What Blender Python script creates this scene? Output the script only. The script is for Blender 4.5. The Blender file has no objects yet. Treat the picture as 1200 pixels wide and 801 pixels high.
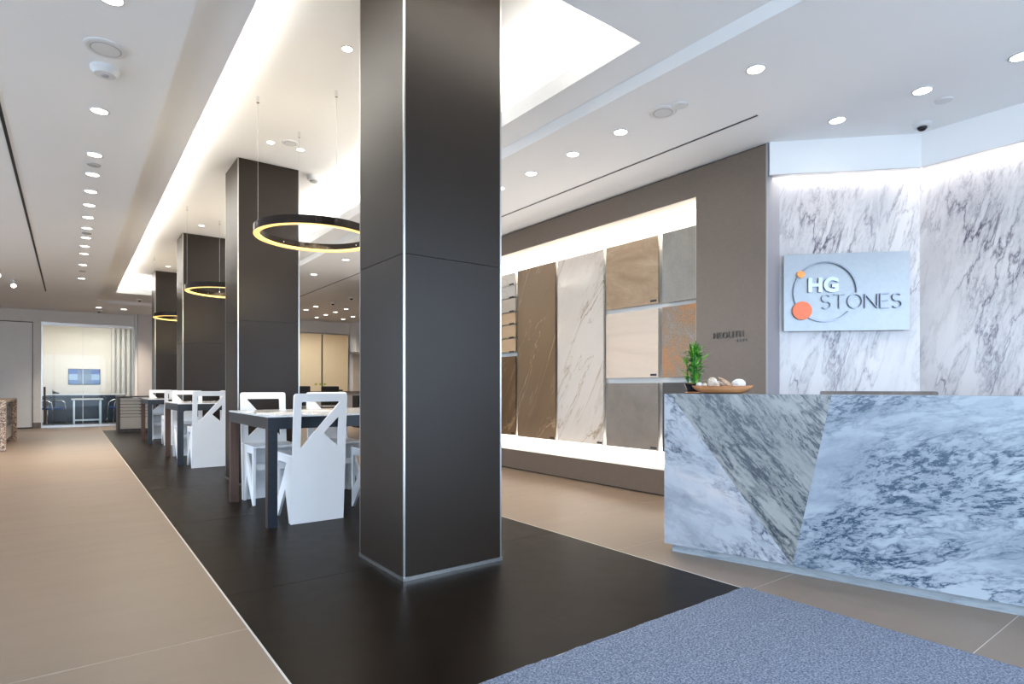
import bpy, bmesh, math, random
from mathutils import Vector, Matrix
random.seed(7)
S = bpy.context.scene
COL = S.collection
PI = math.pi

# ------------------------------------------------------------------ camera, world, light, exposure
YAW = math.atan(518.0 / 688.5)
cd = bpy.data.cameras.new('camera')
cd.sensor_fit = 'HORIZONTAL'; cd.sensor_width = 36.0
cd.lens = 688.5 / 1200 * 36.0
cd.shift_y = (454 - 400.5) / 1200
cd.clip_start = 0.02
cam = bpy.data.objects.new('camera', cd); COL.objects.link(cam)
cam.location = (0, 0, 1.0); cam.rotation_euler = (PI/2, 0, -YAW)
S.camera = cam

w = bpy.data.worlds.new('sky'); S.world = w; w.use_nodes = True
bg = w.node_tree.nodes['Background']
bg.inputs[0].default_value = (0.61, 0.78, 1.0, 1); bg.inputs[1].default_value = 2.4

S.view_settings.view_transform = 'Standard'; S.view_settings.look = 'None'
S.view_settings.gamma = 1.0; S.view_settings.use_curve_mapping = False
S.view_settings.exposure = 1.42
S.cycles.use_denoising = True
S.cycles.max_bounces = 8; S.cycles.diffuse_bounces = 5; S.cycles.glossy_bounces = 4
S.cycles.transmission_bounces = 6; S.cycles.transparent_max_bounces = 8
S.cycles.caustics_reflective = False; S.cycles.caustics_refractive = False
S.cycles.sample_clamp_indirect = 6.0

WARM = (1.0, 0.90, 0.77); NEUT = (1.0, 0.965, 0.92)
def area(name, loc, rot, sx, sy, power, color, portal=False, spread=PI):
    d = bpy.data.lights.new(name, 'AREA'); d.shape = 'RECTANGLE'; d.size = sx; d.size_y = sy
    d.energy = power; d.color = color; d.spread = spread
    if portal: d.cycles.is_portal = True
    o = bpy.data.objects.new(name, d); COL.objects.link(o); o.location = loc; o.rotation_euler = rot
    return o
ZO, ZB, ZR = 2.92, 2.985, 3.37           # low ceiling, border round the cove, raised ceiling
CX0, CX1, CY0, CY1 = 0.766, 2.627, 2.257, 14.80   # cove opening
# daylight comes in through the shop front behind the camera (portals only guide the sampling)
area('shopfront_portal', (0.3, -1.9, 1.38), (PI/2, 0, PI), 9.4, 2.7, 1, (1, 1, 1), True)
area('added_side_portal', (-4.6, 5.1, 1.38), (PI/2, 0, -PI/2), 13.8, 2.7, 1, (1, 1, 1), True)  # for the added, unseen glazing along the left side
# led strips lying in the trough round the cove, shining up
CP = 2.9
area('cove_strip', (CX0 - .11, (CY0+CY1)/2, 3.04), (PI, 0, 0), .06, CY1 - CY0, CP*12.5, NEUT)
area('cove_strip', (CX1 + .11, (CY0+CY1)/2, 3.04), (PI, 0, 0), .06, CY1 - CY0, CP*12.5, NEUT)
area('cove_strip', ((CX0+CX1)/2, CY0 - .11, 3.04), (PI, 0, 0), CX1 - CX0, .06, CP*1.9, NEUT)
area('cove_strip', ((CX0+CX1)/2, CY1 + .11, 3.04), (PI, 0, 0), CX1 - CX0, .06, CP*1.9, NEUT)

# ------------------------------------------------------------------ materials
def new_mat(name):
    m = bpy.data.materials.new(name); m.use_nodes = True
    return m, m.node_tree, m.node_tree.nodes['Principled BSDF']
def lk(t, a, b): t.links.new(a, b)
def nd(t, ty, **kw):
    n = t.nodes.new(ty)
    for k, v in kw.items(): setattr(n, k, v)
    return n
def mth(t, op, a, b=None, clamp=False):
    n = nd(t, 'ShaderNodeMath', operation=op); n.use_clamp = clamp
    for i, x in enumerate((a, b)):
        if x is None: continue
        if isinstance(x, (int, float)): n.inputs[i].default_value = x
        else: lk(t, x, n.inputs[i])
    return n.outputs[0]
def ramp(t, fac, stops, interp='LINEAR'):
    n = nd(t, 'ShaderNodeValToRGB'); n.color_ramp.interpolation = interp
    e = n.color_ramp.elements
    while len(e) > 1: e.remove(e[-1])
    for i, (p, c) in enumerate(stops):
        el = e[0] if i == 0 else e.new(p)
        el.position = p
        el.color = (c, c, c, 1) if isinstance(c, (int, float)) else (*c, 1)
    lk(t, fac, n.inputs[0]); return n.outputs[0]
def mix(t, fac, a, b, blend='MIX'):
    n = nd(t, 'ShaderNodeMix', data_type='RGBA', blend_type=blend)
    for s, x in ((n.inputs[0], fac), (n.inputs[6], a), (n.inputs[7], b)):
        if isinstance(x, (int, float)): s.default_value = x
        elif isinstance(x, tuple): s.default_value = (*x, 1)
        else: lk(t, x, s)
    return n.outputs[2]
def coords(t, rot=(0, 0, 0), scale=(1, 1, 1), loc=(0, 0, 0)):
    tc = nd(t, 'ShaderNodeTexCoord')
    a = nd(t, 'ShaderNodeMapping'); a.inputs['Rotation'].default_value = rot; a.inputs['Location'].default_value = loc
    b = nd(t, 'ShaderNodeMapping'); b.inputs['Scale'].default_value = scale
    lk(t, tc.outputs['Object'], a.inputs[0]); lk(t, a.outputs[0], b.inputs[0])
    return b.outputs[0]
def noise(t, vec, scale, detail=4, rough=.5, dist=0.0):
    n = nd(t, 'ShaderNodeTexNoise'); n.inputs['Scale'].default_value = scale
    n.inputs['Detail'].default_value = detail; n.inputs['Roughness'].default_value = rough
    n.inputs['Distortion'].default_value = dist
    lk(t, vec, n.inputs['Vector']); return n.outputs[0]
def bump(t, p, h, strength=.2, dist=.01):
    b = nd(t, 'ShaderNodeBump'); b.inputs['Strength'].default_value = strength; b.inputs['Distance'].default_value = dist
    lk(t, h, b.inputs['Height']); lk(t, b.outputs[0], p.inputs['Normal'])
def plain(name, col, rough=.5, metal=0.0, var=.06, vs=6.0, spec=.5, bmp=0.0, bs=200.0, coat=0.0):
    m, t, p = new_mat(name)
    v = coords(t)
    f = noise(t, v, vs, 4, .6)
    a = tuple(min(1, c*(1+var)) for c in col); b = tuple(c*(1-var) for c in col)
    lk(t, ramp(t, f, [(.3, b), (.7, a)]), p.inputs['Base Color'])
    p.inputs['Roughness'].default_value = rough; p.inputs['Metallic'].default_value = metal
    p.inputs['Specular IOR Level'].default_value = spec
    p.inputs['Coat Weight'].default_value = coat
    if bmp: bump(t, p, noise(t, v, bs, 2), bmp, .002)
    return m
def emit(name, col, strength):
    m, t, p = new_mat(name)
    p.inputs['Base Color'].default_value = (*col, 1)
    p.inputs['Emission Color'].default_value = (*col, 1); p.inputs['Emission Strength'].default_value = strength
    return m
def glass_mat(name, tint=(.95, .98, .98), refl=.0):
    m = bpy.data.materials.new(name); m.use_nodes = True; t = m.node_tree
    t.nodes.clear()
    o = nd(t, 'ShaderNodeOutputMaterial'); mx = nd(t, 'ShaderNodeMixShader')
    tr = nd(t, 'ShaderNodeBsdfTransparent'); gl = nd(t, 'ShaderNodeBsdfGlossy')
    tr.inputs[0].default_value = (*tint, 1); gl.inputs['Roughness'].default_value = .02
    f = nd(t, 'ShaderNodeFresnel'); f.inputs[0].default_value = 1.34
    lk(t, mth(t, 'ADD', f.outputs[0], refl, True), mx.inputs[0])
    lk(t, tr.outputs[0], mx.inputs[1]); lk(t, gl.outputs[0], mx.inputs[2]); lk(t, mx.outputs[0], o.inputs[0])
    return m
def streak_marble(name, base, base2, vein, rot, loc=(0, 0, 0), sc=1.0, thin=.5, blotch=.5, stretch=.38, rough=.22, fleck=.6, flush=None, warp=.30, fs=30, dens=0.0):
    """white stone: thin broken veins and flecked clouds, drawn out along a slant (local x across, z up)"""
    m, t, p = new_mat(name)
    v = coords(t, (0, rot, 0), (stretch, 1, 1), loc)
    wv = nd(t, 'ShaderNodeVectorMath', operation='ADD')
    nz = nd(t, 'ShaderNodeTexNoise'); nz.inputs['Scale'].default_value = 2.2*sc; nz.inputs['Detail'].default_value = 4
    lk(t, v, nz.inputs['Vector'])
    s2 = nd(t, 'ShaderNodeVectorMath', operation='SCALE'); s2.inputs['Scale'].default_value = warp/sc
    lk(t, nz.outputs[1], s2.inputs[0]); lk(t, v, wv.inputs[0]); lk(t, s2.outputs[0], wv.inputs[1])
    q = wv.outputs[0]
    def ridge(scale, width, det=6, rgh=.6):
        n = noise(t, q, scale, det, rgh)
        return ramp(t, mth(t, 'ABSOLUTE', mth(t, 'SUBTRACT', n, .5)), [(0, 1.0), (width, .35), (width*2.6, 0)])
    big = ramp(t, noise(t, q, 2.0*sc, 3, .5), [(.38-dens, 0), (.56-dens, 1)])
    med = ramp(t, noise(t, q, 6.5*sc, 3, .6), [(.40, 0), (.58, 1)])
    r1 = mth(t, 'MULTIPLY', ridge(3.1*sc, .012), mth(t, 'ADD', mth(t, 'MULTIPLY', big, .8), .2))
    r2 = mth(t, 'MULTIPLY', ridge(9.0*sc, .026), mth(t, 'MULTIPLY', med, big))
    fl = ramp(t, noise(t, q, fs*sc, 5, .75), [(.50, 0), (.57, 1)])
    cl = ramp(t, noise(t, q, 4.5*sc, 5, .65), [(.44-dens*.6, 0), (.64-dens*.6, 1)])
    flk = mth(t, 'MULTIPLY', mth(t, 'MULTIPLY', fl, cl), mth(t, 'MULTIPLY', big, fleck))
    c = ramp(t, noise(t, q, 1.6*sc, 4, .6), [(.3, base), (.7, base2)])
    if flush: c = mix(t, mth(t, 'MULTIPLY', ramp(t, noise(t, v, 3.3*sc, 3), [(.58, 0), (.72, 1)]), .5), c, flush)
    c = mix(t, mth(t, 'MULTIPLY', cl, mth(t, 'MULTIPLY', blotch, .55)), c, tuple(.55*a + .45*b for a, b in zip(vein, base)))
    tot = mth(t, 'ADD', mth(t, 'MULTIPLY', r1, thin), mth(t, 'ADD', mth(t, 'MULTIPLY', r2, blotch), flk), True)
    c = mix(t, tot, c, vein)
    lk(t, c, p.inputs['Base Color']); p.inputs['Roughness'].default_value = rough
    return m
def veined(name, base, base2, vein, rot=0.6, sc=1.0, width=.006, rough=.2, amt=.9, axis=0):
    m, t, p = new_mat(name)
    v = coords(t, (rot, 0, 0), (1, 1, .22))
    q = v
    c = ramp(t, noise(t, q, 1.8*sc, 6, .65, .6), [(.3, base), (.7, base2)])
    n = noise(t, q, 1.9*sc, 5, .55, .35)
    r = ramp(t, mth(t, 'ABSOLUTE', mth(t, 'SUBTRACT', n, .5)), [(0, 1.0), (width, .5), (width*3, 0)])
    n2 = noise(t, q, 4.2*sc, 4, .5, .3)
    r2 = ramp(t, mth(t, 'ABSOLUTE', mth(t, 'SUBTRACT', n2, .47)), [(0, .7), (width, .2), (width*2, 0)])
    msk = ramp(t, noise(t, q, 1.7*sc, 2), [(.42, .12), (.58, 1)])
    f = mth(t, 'MULTIPLY', mth(t, 'MULTIPLY', mth(t, 'MAXIMUM', r, r2), msk), amt)
    lk(t, mix(t, f, c, vein), p.inputs['Base Color']); p.inputs['Roughness'].default_value = rough
    return m
def speckle(name, c1, c2, c3, sc=60, rough=.4):
    m, t, p = new_mat(name)
    v = coords(t)
    vo = nd(t, 'ShaderNodeTexVoronoi'); vo.inputs['Scale'].default_value = sc; lk(t, v, vo.inputs['Vector'])
    sp = nd(t, 'ShaderNodeSeparateColor'); lk(t, vo.outputs['Color'], sp.inputs[0])
    lk(t, ramp(t, sp.outputs[0], [(0, c1), (.45, c2), (.8, c3)], 'CONSTANT'), p.inputs['Base Color'])
    p.inputs['Roughness'].default_value = rough
    return m
def clouded(name, stops, sc=4, detail=8, rough=.5, stretch=(1, 1, 1), dist=.3, rgh=.65, fine=0):
    m, t, p = new_mat(name)
    v = coords(t, (0, 0, 0), stretch)
    f = noise(t, v, sc, detail, rgh, dist)
    c = ramp(t, f, stops)
    if fine: c = mix(t, fine, c, ramp(t, noise(t, v, 90, 3, .7), [(.35, .2), (.65, .9)]), 'OVERLAY')
    lk(t, c, p.inputs['Base Color'])
    p.inputs['Roughness'].default_value = rough
    return m

M = {}
M['ceil'] = plain('white_plaster', (.88, .88, .88), .9, var=.01, vs=1)
M['ceil_raised'] = plain('white_plaster_raised', (.88, .875, .86), .9, var=.01, vs=1)
M['wallgrey'] = plain('warm_grey_paint', (.74, .715, .68), .7, var=.02)
M['wallwhite'] = plain('white_paint', (.80, .79, .78), .8, var=.01)
M['taupe'] = plain('taupe_panel', (.172, .132, .103), .42, var=.05, vs=40, spec=.4)
M['column'] = plain('bronze_black_laminate', (.017, .0100, .0055), .37, metal=0.0, var=.10, vs=90, spec=.34)
M['alu'] = plain('brushed_aluminium', (.62, .60, .58), .28, 1.0, var=.04, vs=60)
M['niche'] = plain('niche_white', (.86, .84, .80), .8, var=.01)
M['black'] = plain('matt_black', (.012, .012, .012), .5, var=.1)
M['slot'] = plain('slot_black', (.01, .01, .011), .7, var=.1)
M['white'] = plain('white_lacquer', (.86, .86, .86), .32, var=.012, vs=3, coat=.1)
M['whitetop'] = clouded('white_glass_top', [(.35, (.62, .62, .62)), (.6, (.80, .80, .80))], sc=9, rough=.12)
M['darkstone'] = plain('dark_blue_granite', (.016, .022, .030), .30, var=.45, vs=120)
M['walnut'] = clouded('walnut', [(.3, (.030, .014, .008)), (.5, (.060, .028, .016)), (.7, (.095, .047, .028))], sc=14, stretch=(1, 1, .06), rough=.45)
M['chrome'] = plain('chrome', (.85, .85, .86), .10, 1.0, var=.01)
M['blackchrome'] = plain('polished_black_metal', (.035, .028, .024), .10, .6, var=.02)
M['ring_led'] = emit('ring_led', (1.0, .66, .20), 0.42)
M['led'] = emit('downlight_led', (1.0, .95, .88), 5.0)
M['plastic'] = plain('white_plastic', (.72, .72, .72), .4, var=.01)
M['greyplastic'] = plain('grey_plastic', (.38, .38, .39), .4, var=.02)
M['lens'] = plain('camera_lens', (.01, .01, .012), .08, var=.01)
M['steel'] = plain('brushed_steel', (.29, .305, .32), .38, .8, var=.04, vs=30)
M['steelmid'] = plain('letter_bright_steel', (.34, .39, .44), .28, .9, var=.02)
M['letter'] = plain('letter_steel', (.16, .17, .19), .22, 1.0, var=.02)
M['letterdark'] = plain('letter_bronze', (.10, .085, .072), .3, .8, var=.05)
M['orange'] = plain('orange_disc', (.80, .17, .06), .4, var=.02)
M['amber'] = plain('amber_disc', (.90, .33, .07), .4, var=.02)
M['glass'] = glass_mat('clear_glass')
M['doorgrey'] = plain('pale_grey_door', (.76, .74, .71), .5, var=.02)
M['beigewall'] = plain('beige_room_paint', (.74, .62, .47), .7, var=.02)
M['beige_lam'] = plain('beige_laminate', (.66, .58, .48), .45, var=.03)
M['greywood'] = clouded('grey_brown_wood', [(.3, (.09, .07, .06)), (.7, (.20, .17, .15))], sc=10, stretch=(1, 1, .1), rough=.5)
M['navy'] = plain('dark_blue_cabinet', (.018, .028, .05), .3, var=.2)
M['bluefab'] = plain('blue_fabric', (.02, .06, .20), .8, var=.2, vs=60)
M['terrazzo'] = speckle('brown_terrazzo', (.10, .06, .04), (.36, .25, .17), (.56, .44, .33), 80)
M['mosaic'] = speckle('dark_mosaic', (.01, .01, .012), (.05, .05, .055), (.55, .55, .56), 38, .25)
M['green'] = plain('leaf_green', (.035, .20, .012), .45, var=.5, vs=30)
M['greenlight'] = plain('leaf_light_green', (.14, .40, .03), .45, var=.4, vs=30)
M['sticker'] = plain('lime_sticker', (.30, .42, .05), .5, var=.05)
M['bowlwood'] = clouded('bowl_wood', [(.3, (.26, .09, .03)), (.5, (.44, .19, .07)), (.7, (.55, .27, .12))], sc=9, stretch=(.2, 1, 1), rough=.5)
M['shell'] = clouded('shell_cream', [(.3, (.32, .20, .12)), (.5, (.66, .55, .43)), (.7, (.80, .74, .66))], sc=40, rough=.4)
M['shellwhite'] = clouded('shell_white', [(.3, (.55, .56, .60)), (.6, (.82, .80, .78))], sc=16, rough=.35)
M['shellbrown'] = clouded('shell_brown', [(.3, (.20, .10, .05)), (.5, (.50, .33, .2)), (.7, (.75, .62, .5))], sc=30, rough=.4)
M['soil'] = plain('amber_gravel', (.42, .26, .04), .8, var=.5, vs=120)
M['pot'] = plain('black_glaze_pot', (.012, .014, .018), .15, var=.1)
M['wire'] = plain('steel_wire', (.45, .45, .45), .35, .9, var=.02)

def floor_mat(name, stops, rough, sc=1.4, st=(1, 1, 1), fine=.04, spec=.5):
    m, t, p = new_mat(name)
    v = coords(t, (0, 0, 0), st)
    c = ramp(t, noise(t, v, sc, 6, .6, .4), stops)
    if fine: c = mix(t, fine, c, ramp(t, noise(t, v, 60, 4, .7), [(.3, 0.0), (.7, 1.0)]), 'OVERLAY')
    lk(t, c, p.inputs['Base Color'])
    p.inputs['Specular IOR Level'].default_value = spec
    lk(t, ramp(t, noise(t, v, sc*3, 5, .6), [(.3, rough*.95), (.7, rough*1.05)]), p.inputs['Roughness'])
    return m
M['beige_slab'] = floor_mat('beige_porcelain', [(.3, (.222, .160, .112)), (.7, (.240, .174, .124))], .36, st=(.35, 2.2, 1))
M['black_slab'] = floor_mat('black_porcelain', [(.3, (.0085, .0052, .003)), (.7, (.013, .0085, .005))], .36, sc=3, fine=0, spec=.06)
M['grout'] = plain('grout', (.62, .58, .53), .8, var=.05)
M['subfloor'] = plain('dark_joint', (.05, .045, .04), .9, var=.05)
M['wall_marble'] = streak_marble('lilac_white_marble', (.52, .505, .515), (.59, .575, .58), (.11, .10, .135), 1.32, sc=1.45, thin=.85, blotch=.5, fleck=.28, stretch=.26, warp=.22, fs=46)
M['desk_right'] = streak_marble('blue_white_marble', (.315, .355, .40), (.39, .43, .47), (.03, .062, .105), .26, (0, 0, 0), 1.6, .6, 1.0, .40, .24, 1.0, warp=.24, fs=34, dens=.03)
M['desk_mid'] = streak_marble('shade_tinted_marble', (.30, .305, .285), (.36, .36, .335), (.045, .055, .07), -.80, (3, 1, 0), 1.6, .7, 1.0, .24, .24, 1.0, warp=.18, fs=30, dens=.12, flush=(.52, .42, .33))  # middle panel: shade is put into its greyer base colour
M['desk_left'] = streak_marble('pink_white_marble', (.40, .42, .46), (.49, .49, .51), (.045, .06, .09), -.45, (7, 2, 3), 1.6, .5, 1.0, .5, .24, 1.0, fs=26, flush=(.68, .58, .54))
M['desk_kick'] = streak_marble('plinth_marble', (.30, .33, .35), (.40, .43, .45), (.08, .10, .12), .05, (1, 5, 0), 1.6, .5, .8, .2, .3, .5)
# display slabs
M['sl_brown'] = veined('brown_vein_stone', (.17, .105, .055), (.23, .15, .085), (.46, .33, .21), -.5, 1.0, .0035, .30)
M['sl_brown2'] = veined('dark_brown_vein_stone', (.10, .055, .022), (.17, .10, .045), (.36, .24, .13), -.6, 1.5, .005, .30)
M['sl_white'] = veined('white_gold_marble', (.66, .59, .52), (.72, .65, .58), (.36, .25, .15), -.6, 1.5, .006, .12, .95)
M['sl_trav'] = clouded('travertine', [(.3, (.31, .20, .115)), (.5, (.41, .285, .175)), (.7, (.53, .40, .27))], sc=3.2, stretch=(1, .5, 1.6), rough=.35, dist=1.2, fine=.12)
M['sl_cream'] = clouded('cream_sandstone', [(.3, (.62, .50, .40)), (.52, (.68, .56, .45)), (.7, (.71, .60, .49))], sc=1.6, stretch=(1, .5, 3.5), rough=.4, dist=.8)
M['sl_grey'] = clouded('grey_brown_cement', [(.3, (.19, .16, .135)), (.7, (.26, .22, .19))], sc=3, rough=.5, fine=.1)
M['sl_conc'] = clouded('grey_concrete', [(.3, (.235, .22, .195)), (.7, (.33, .31, .28))], sc=3.5, rough=.4, fine=.12, stretch=(1, 1, .6))
M['sl_rust'] = clouded('rust_metal_stone', [(.30, (.30, .27, .24)), (.42, (.25, .205, .165)), (.50, (.29, .185, .11)), (.56, (.40, .185, .07)), (.70, (.30, .16, .08))], sc=3.4, rough=.5, rgh=.8, fine=.4)
M['sl_dark'] = plain('dark_brown_stone', (.05, .038, .03), .4, var=.2, vs=8)
M['sm_marble'] = veined('small_marble', (.62, .57, .50), (.68, .62, .55), (.34, .27, .2), .8, 3, .01, .3)
M['sm_beige'] = clouded('small_beige', [(.3, (.50, .42, .33)), (.7, (.58, .49, .39))], sc=5)
M['sm_tan'] = clouded('small_tan', [(.3, (.55, .37, .21)), (.7, (.62, .43, .26))], sc=5)
def carpet():
    m, t, p = new_mat('blue_grey_carpet')
    v = coords(t)
    f = noise(t, v, 130, 3, .8)
    lk(t, ramp(t, f, [(.34, (.060, .075, .11)), (.5, (.175, .20, .26)), (.66, (.34, .38, .46))]), p.inputs['Base Color'])
    p.inputs['Roughness'].default_value = .95
    p.inputs['Specular IOR Level'].default_value = .1
    bump(t, p, f, .8, .006); return m
M['carpet'] = carpet()
def screen():
    m, t, p = new_mat('wall_screen')
    v = coords(t)
    sx = nd(t, 'ShaderNodeSeparateXYZ'); lk(t, v, sx.inputs[0])
    band = ramp(t, mth(t, 'ADD', mth(t, 'MULTIPLY', sx.outputs[2], 2.1), .5), [(0, (.03, .10, .30)), (.30, (.30, .42, .55)), (.66, (.01, .04, .28))], 'CONSTANT')
    dark = ramp(t, mth(t, 'ADD', mth(t, 'MULTIPLY', sx.outputs[0], 1.2), .5), [(0, 0), (.30, 1), (.70, 0)], 'CONSTANT')
    c = mix(t, mth(t, 'MULTIPLY', dark, .75), band, (.10, .11, .13))
    p.inputs['Base Color'].default_value = (.02, .02, .02, 1)
    lk(t, c, p.inputs['Emission Color']); p.inputs['Emission Strength'].default_value = .35
    p.inputs['Roughness'].default_value = .1
    return m
M['screen'] = screen()

# ------------------------------------------------------------------ mesh helpers
class MB:
    def __init__(s): s.v = []; s.f = []
    def add(s, vs, fs):
        n = len(s.v); s.v += [tuple(v) for v in vs]; s.f += [tuple(i+n for i in f) for f in fs]; return s
    def box(s, x0, x1, y0, y1, z0, z1):
        return s.add([(x0,y0,z0),(x1,y0,z0),(x1,y1,z0),(x0,y1,z0),(x0,y0,z1),(x1,y0,z1),(x1,y1,z1),(x0,y1,z1)],
                     [(3,2,1,0),(4,5,6,7),(0,1,5,4),(1,2,6,5),(2,3,7,6),(3,0,4,7)])
    def quad(s, a, b, c, d): return s.add([a,b,c,d], [(0,1,2,3)])
    def prism(s, pts, y0, y1, axis='y'):
        """convex outline in (a, z), extruded along the other horizontal axis"""
        n = len(pts)
        mk = (lambda a, b, y: (a, y, b)) if axis == 'y' else ((lambda a, b, y: (y, a, b)) if axis == 'x' else (lambda a, b, y: (a, b, y)))
        vs = [mk(a, b, y0) for a, b in pts] + [mk(a, b, y1) for a, b in pts]
        fs = [tuple(range(n)), tuple(range(2*n-1, n-1, -1))] + [(i, i+n, (i+1) % n + n, (i+1) % n) for i in range(n)]
        return s.add(vs, fs)
    def lathe(s, prof, seg=24, c=(0, 0, 0), cap=True):
        n = len(prof); vs = []; fs = []
        for i in range(seg):
            a = 2*PI*i/seg
            for r, z in prof: vs.append((c[0]+r*math.cos(a), c[1]+r*math.sin(a), c[2]+z))
        for i in range(seg):
            j = (i+1) % seg
            for k in range(n-1): fs.append((i*n+k, j*n+k, j*n+k+1, i*n+k+1))
        if cap:
            fs.append(tuple(i*n for i in range(seg))[::-1]); fs.append(tuple(i*n+n-1 for i in range(seg)))
        return s.add(vs, fs)
    def tube(s, pts, r, seg=8, closed=False):
        pts = [Vector(p) for p in pts]; n = len(pts); vs = []; fs = []
        rr = r if isinstance(r, (list, tuple)) else [r]*n
        for i, p in enumerate(pts):
            a = pts[i-1] if (i > 0 or closed) else p; b = pts[(i+1) % n] if (i < n-1 or closed) else p
            d = (b-a).normalized()
            u = d.cross(Vector((0, 0, 1)));
            if u.length < .05: u = d.cross(Vector((0, 1, 0)))
            u.normalize(); w_ = d.cross(u)
            for k in range(seg):
                t = 2*PI*k/seg; vs.append(p + u*math.cos(t)*rr[i] + w_*math.sin(t)*rr[i])
        m = n if closed else n-1
        for i in range(m):
            j = (i+1) % n
            for k in range(seg):
                l = (k+1) % seg; fs.append((i*seg+k, i*seg+l, j*seg+l, j*seg+k))
        if not closed:
            fs.append(tuple(range(seg))[::-1]); fs.append(tuple((n-1)*seg+k for k in range(seg)))
        return s.add(vs, fs)
    def mesh(s, name, mat, smooth=False, fix=True):
        me = bpy.data.meshes.new(name); me.from_pydata([tuple(v) for v in s.v], [], s.f)
        if fix:
            b = bmesh.new(); b.from_mesh(me); bmesh.ops.recalc_face_normals(b, faces=b.faces); b.to_mesh(me); b.free()
        me.materials.append(M[mat] if isinstance(mat, str) else mat)
        if smooth:
            for p in me.polygons: p.use_smooth = True
        me.update(); return me
    def build(s, name, mat, parent=None, loc=(0, 0, 0), rz=0, smooth=False, bevel=0, fix=True):
        return place(name, s.mesh(name, mat, smooth, fix), parent, loc, rz, bevel)
def place(name, me, parent=None, loc=(0, 0, 0), rz=0, bevel=0):
    o = bpy.data.objects.new(name, me); COL.objects.link(o); o.location = loc; o.rotation_euler = (0, 0, rz)
    if parent: o.parent = parent
    if bevel:
        b = o.modifiers.new('edge', 'BEVEL'); b.width = bevel; b.segments = 2; b.limit_method = 'ANGLE'
    return o
def smooth_by_angle(o, deg=40):
    me = o.data
    me.polygons.foreach_set('use_smooth', [True]*len(me.polygons))
    b = bmesh.new(); b.from_mesh(me)
    for e in b.edges:
        if len(e.link_faces) == 2 and e.calc_face_angle(0) > math.radians(deg): e.smooth = False
    b.to_mesh(me); b.free(); return o
def tag(o, label, cat, group=None):
    o['label'] = label; o['category'] = cat
    if group: o['group'] = group
    return o
def thing(name, label, cat, loc=(0, 0, 0), rz=0, group=None):
    o = bpy.data.objects.new(name, None); COL.objects.link(o); o.empty_display_size = .1
    o.location = loc; o.rotation_euler = (0, 0, rz); return tag(o, label, cat, group)
def struct(o): o['kind'] = 'structure'; return o
def sroot(name, loc=(0, 0, 0), rz=0):
    o = bpy.data.objects.new(name, None); COL.objects.link(o); o.location = loc; o.rotation_euler = (0, 0, rz); return struct(o)
def copy_tree(o, parent=None):
    c = o.copy(); COL.objects.link(c); c.parent = parent
    for ch in list(o.children): copy_tree(ch, c)
    return c
def plate(outline, holes, t, axis='y'):
    """flat board with cut-outs: outline in (a, z), thickness t along the axis, centred"""
    b = bmesh.new(); es = []
    for loop in [outline] + holes:
        vs = [b.verts.new((a, -t/2, z) if axis == 'y' else (-t/2, a, z)) for a, z in loop]
        es += [b.edges.new((vs[i], vs[(i+1) % len(vs)])) for i in range(len(vs))]
    r = bmesh.ops.triangle_fill(b, use_beauty=True, use_dissolve=False, edges=es)
    fs = [g for g in r['geom'] if isinstance(g, bmesh.types.BMFace)]
    r = bmesh.ops.extrude_face_region(b, geom=fs)
    mv = [g for g in r['geom'] if isinstance(g, bmesh.types.BMVert)]
    bmesh.ops.translate(b, verts=mv, vec=(0, t, 0) if axis == 'y' else (t, 0, 0))
    bmesh.ops.recalc_face_normals(b, faces=b.faces)
    return b
def bm_mesh(b, name, mat):
    me = bpy.data.meshes.new(name); b.to_mesh(me); b.free(); me.materials.append(M[mat]); return me
def rounded(pts, r, n=4):
    out = []; k = len(pts)
    rs = r if isinstance(r, (list, tuple)) else [r]*k
    for i in range(k):
        p = Vector(pts[i]); a = (Vector(pts[i-1])-p); c = (Vector(pts[(i+1) % k])-p)
        rr = min(rs[i], a.length*.4, c.length*.4)
        if rr < 1e-5: out.append(tuple(p)); continue
        s, e = p+a.normalized()*rr, p+c.normalized()*rr
        for j in range(n+1):
            t = j/n; q = s*(1-t)**2 + p*2*t*(1-t) + e*t*t; out.append(tuple(q))
    return out
ORD = ['first', 'second', 'third', 'fourth', 'fifth', 'sixth', 'seventh', 'eighth', 'ninth', 'tenth', 'eleventh', 'twelfth', 'thirteenth', 'fourteenth']

# ------------------------------------------------------------------ floor
X0, X1, Y0, Y1 = -4.5, 9.5, -1.8, 18.6
BX0, BX1, BYE = .598, 2.682, 16.70
fl = struct(MB().box(X0, X1, Y0, Y1, -.10, -.012).build('floor', 'subfloor'))
MB().box(X0, BX0-.001, Y0, Y1, -.013, -.0005).build('joint_filler', 'grout', fl)
MB().box(BX1+.001, X1, Y0, Y1, -.013, -.0005).build('joint_filler', 'grout', fl)
MB().box(BX0-.001, BX1+.001, Y0, BYE, -.013, -.0008).build('joint_filler', 'subfloor', fl)
G = .003
def slab(x0, x1, y0, y1, mat, nm):
    MB().box(x0+G/2, x1-G/2, y0+G/2, y1-G/2, -.012, 0).build(nm, mat, fl)
def rows(ys, x0, x1, mat, nm, ymin, ymax):
    b = sorted({ymin, ymax} | {y for y in ys if ymin+.02 < y < ymax-.02})
    for a, c in zip(b[:-1], b[1:]): slab(x0, x1, a, c, mat, nm)
ysl = [2.61 + k*1.78 for k in range(-3, 10)]
for xa, xb in ((X0, -2.6), (-2.6, -.98), (-.98, BX0-.006)): rows(ysl, xa, xb, 'beige_slab', 'beige_floor_slab', Y0, Y1)
ysr = [.724 + k*.89 for k in range(-3, 21)]
rows(ysr, BX1+.006, 4.6, 'beige_slab', 'beige_floor_slab', Y0, Y1)
rows(ysr[::2], 4.6, X1, 'beige_slab', 'beige_floor_slab', Y0, Y1)
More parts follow.
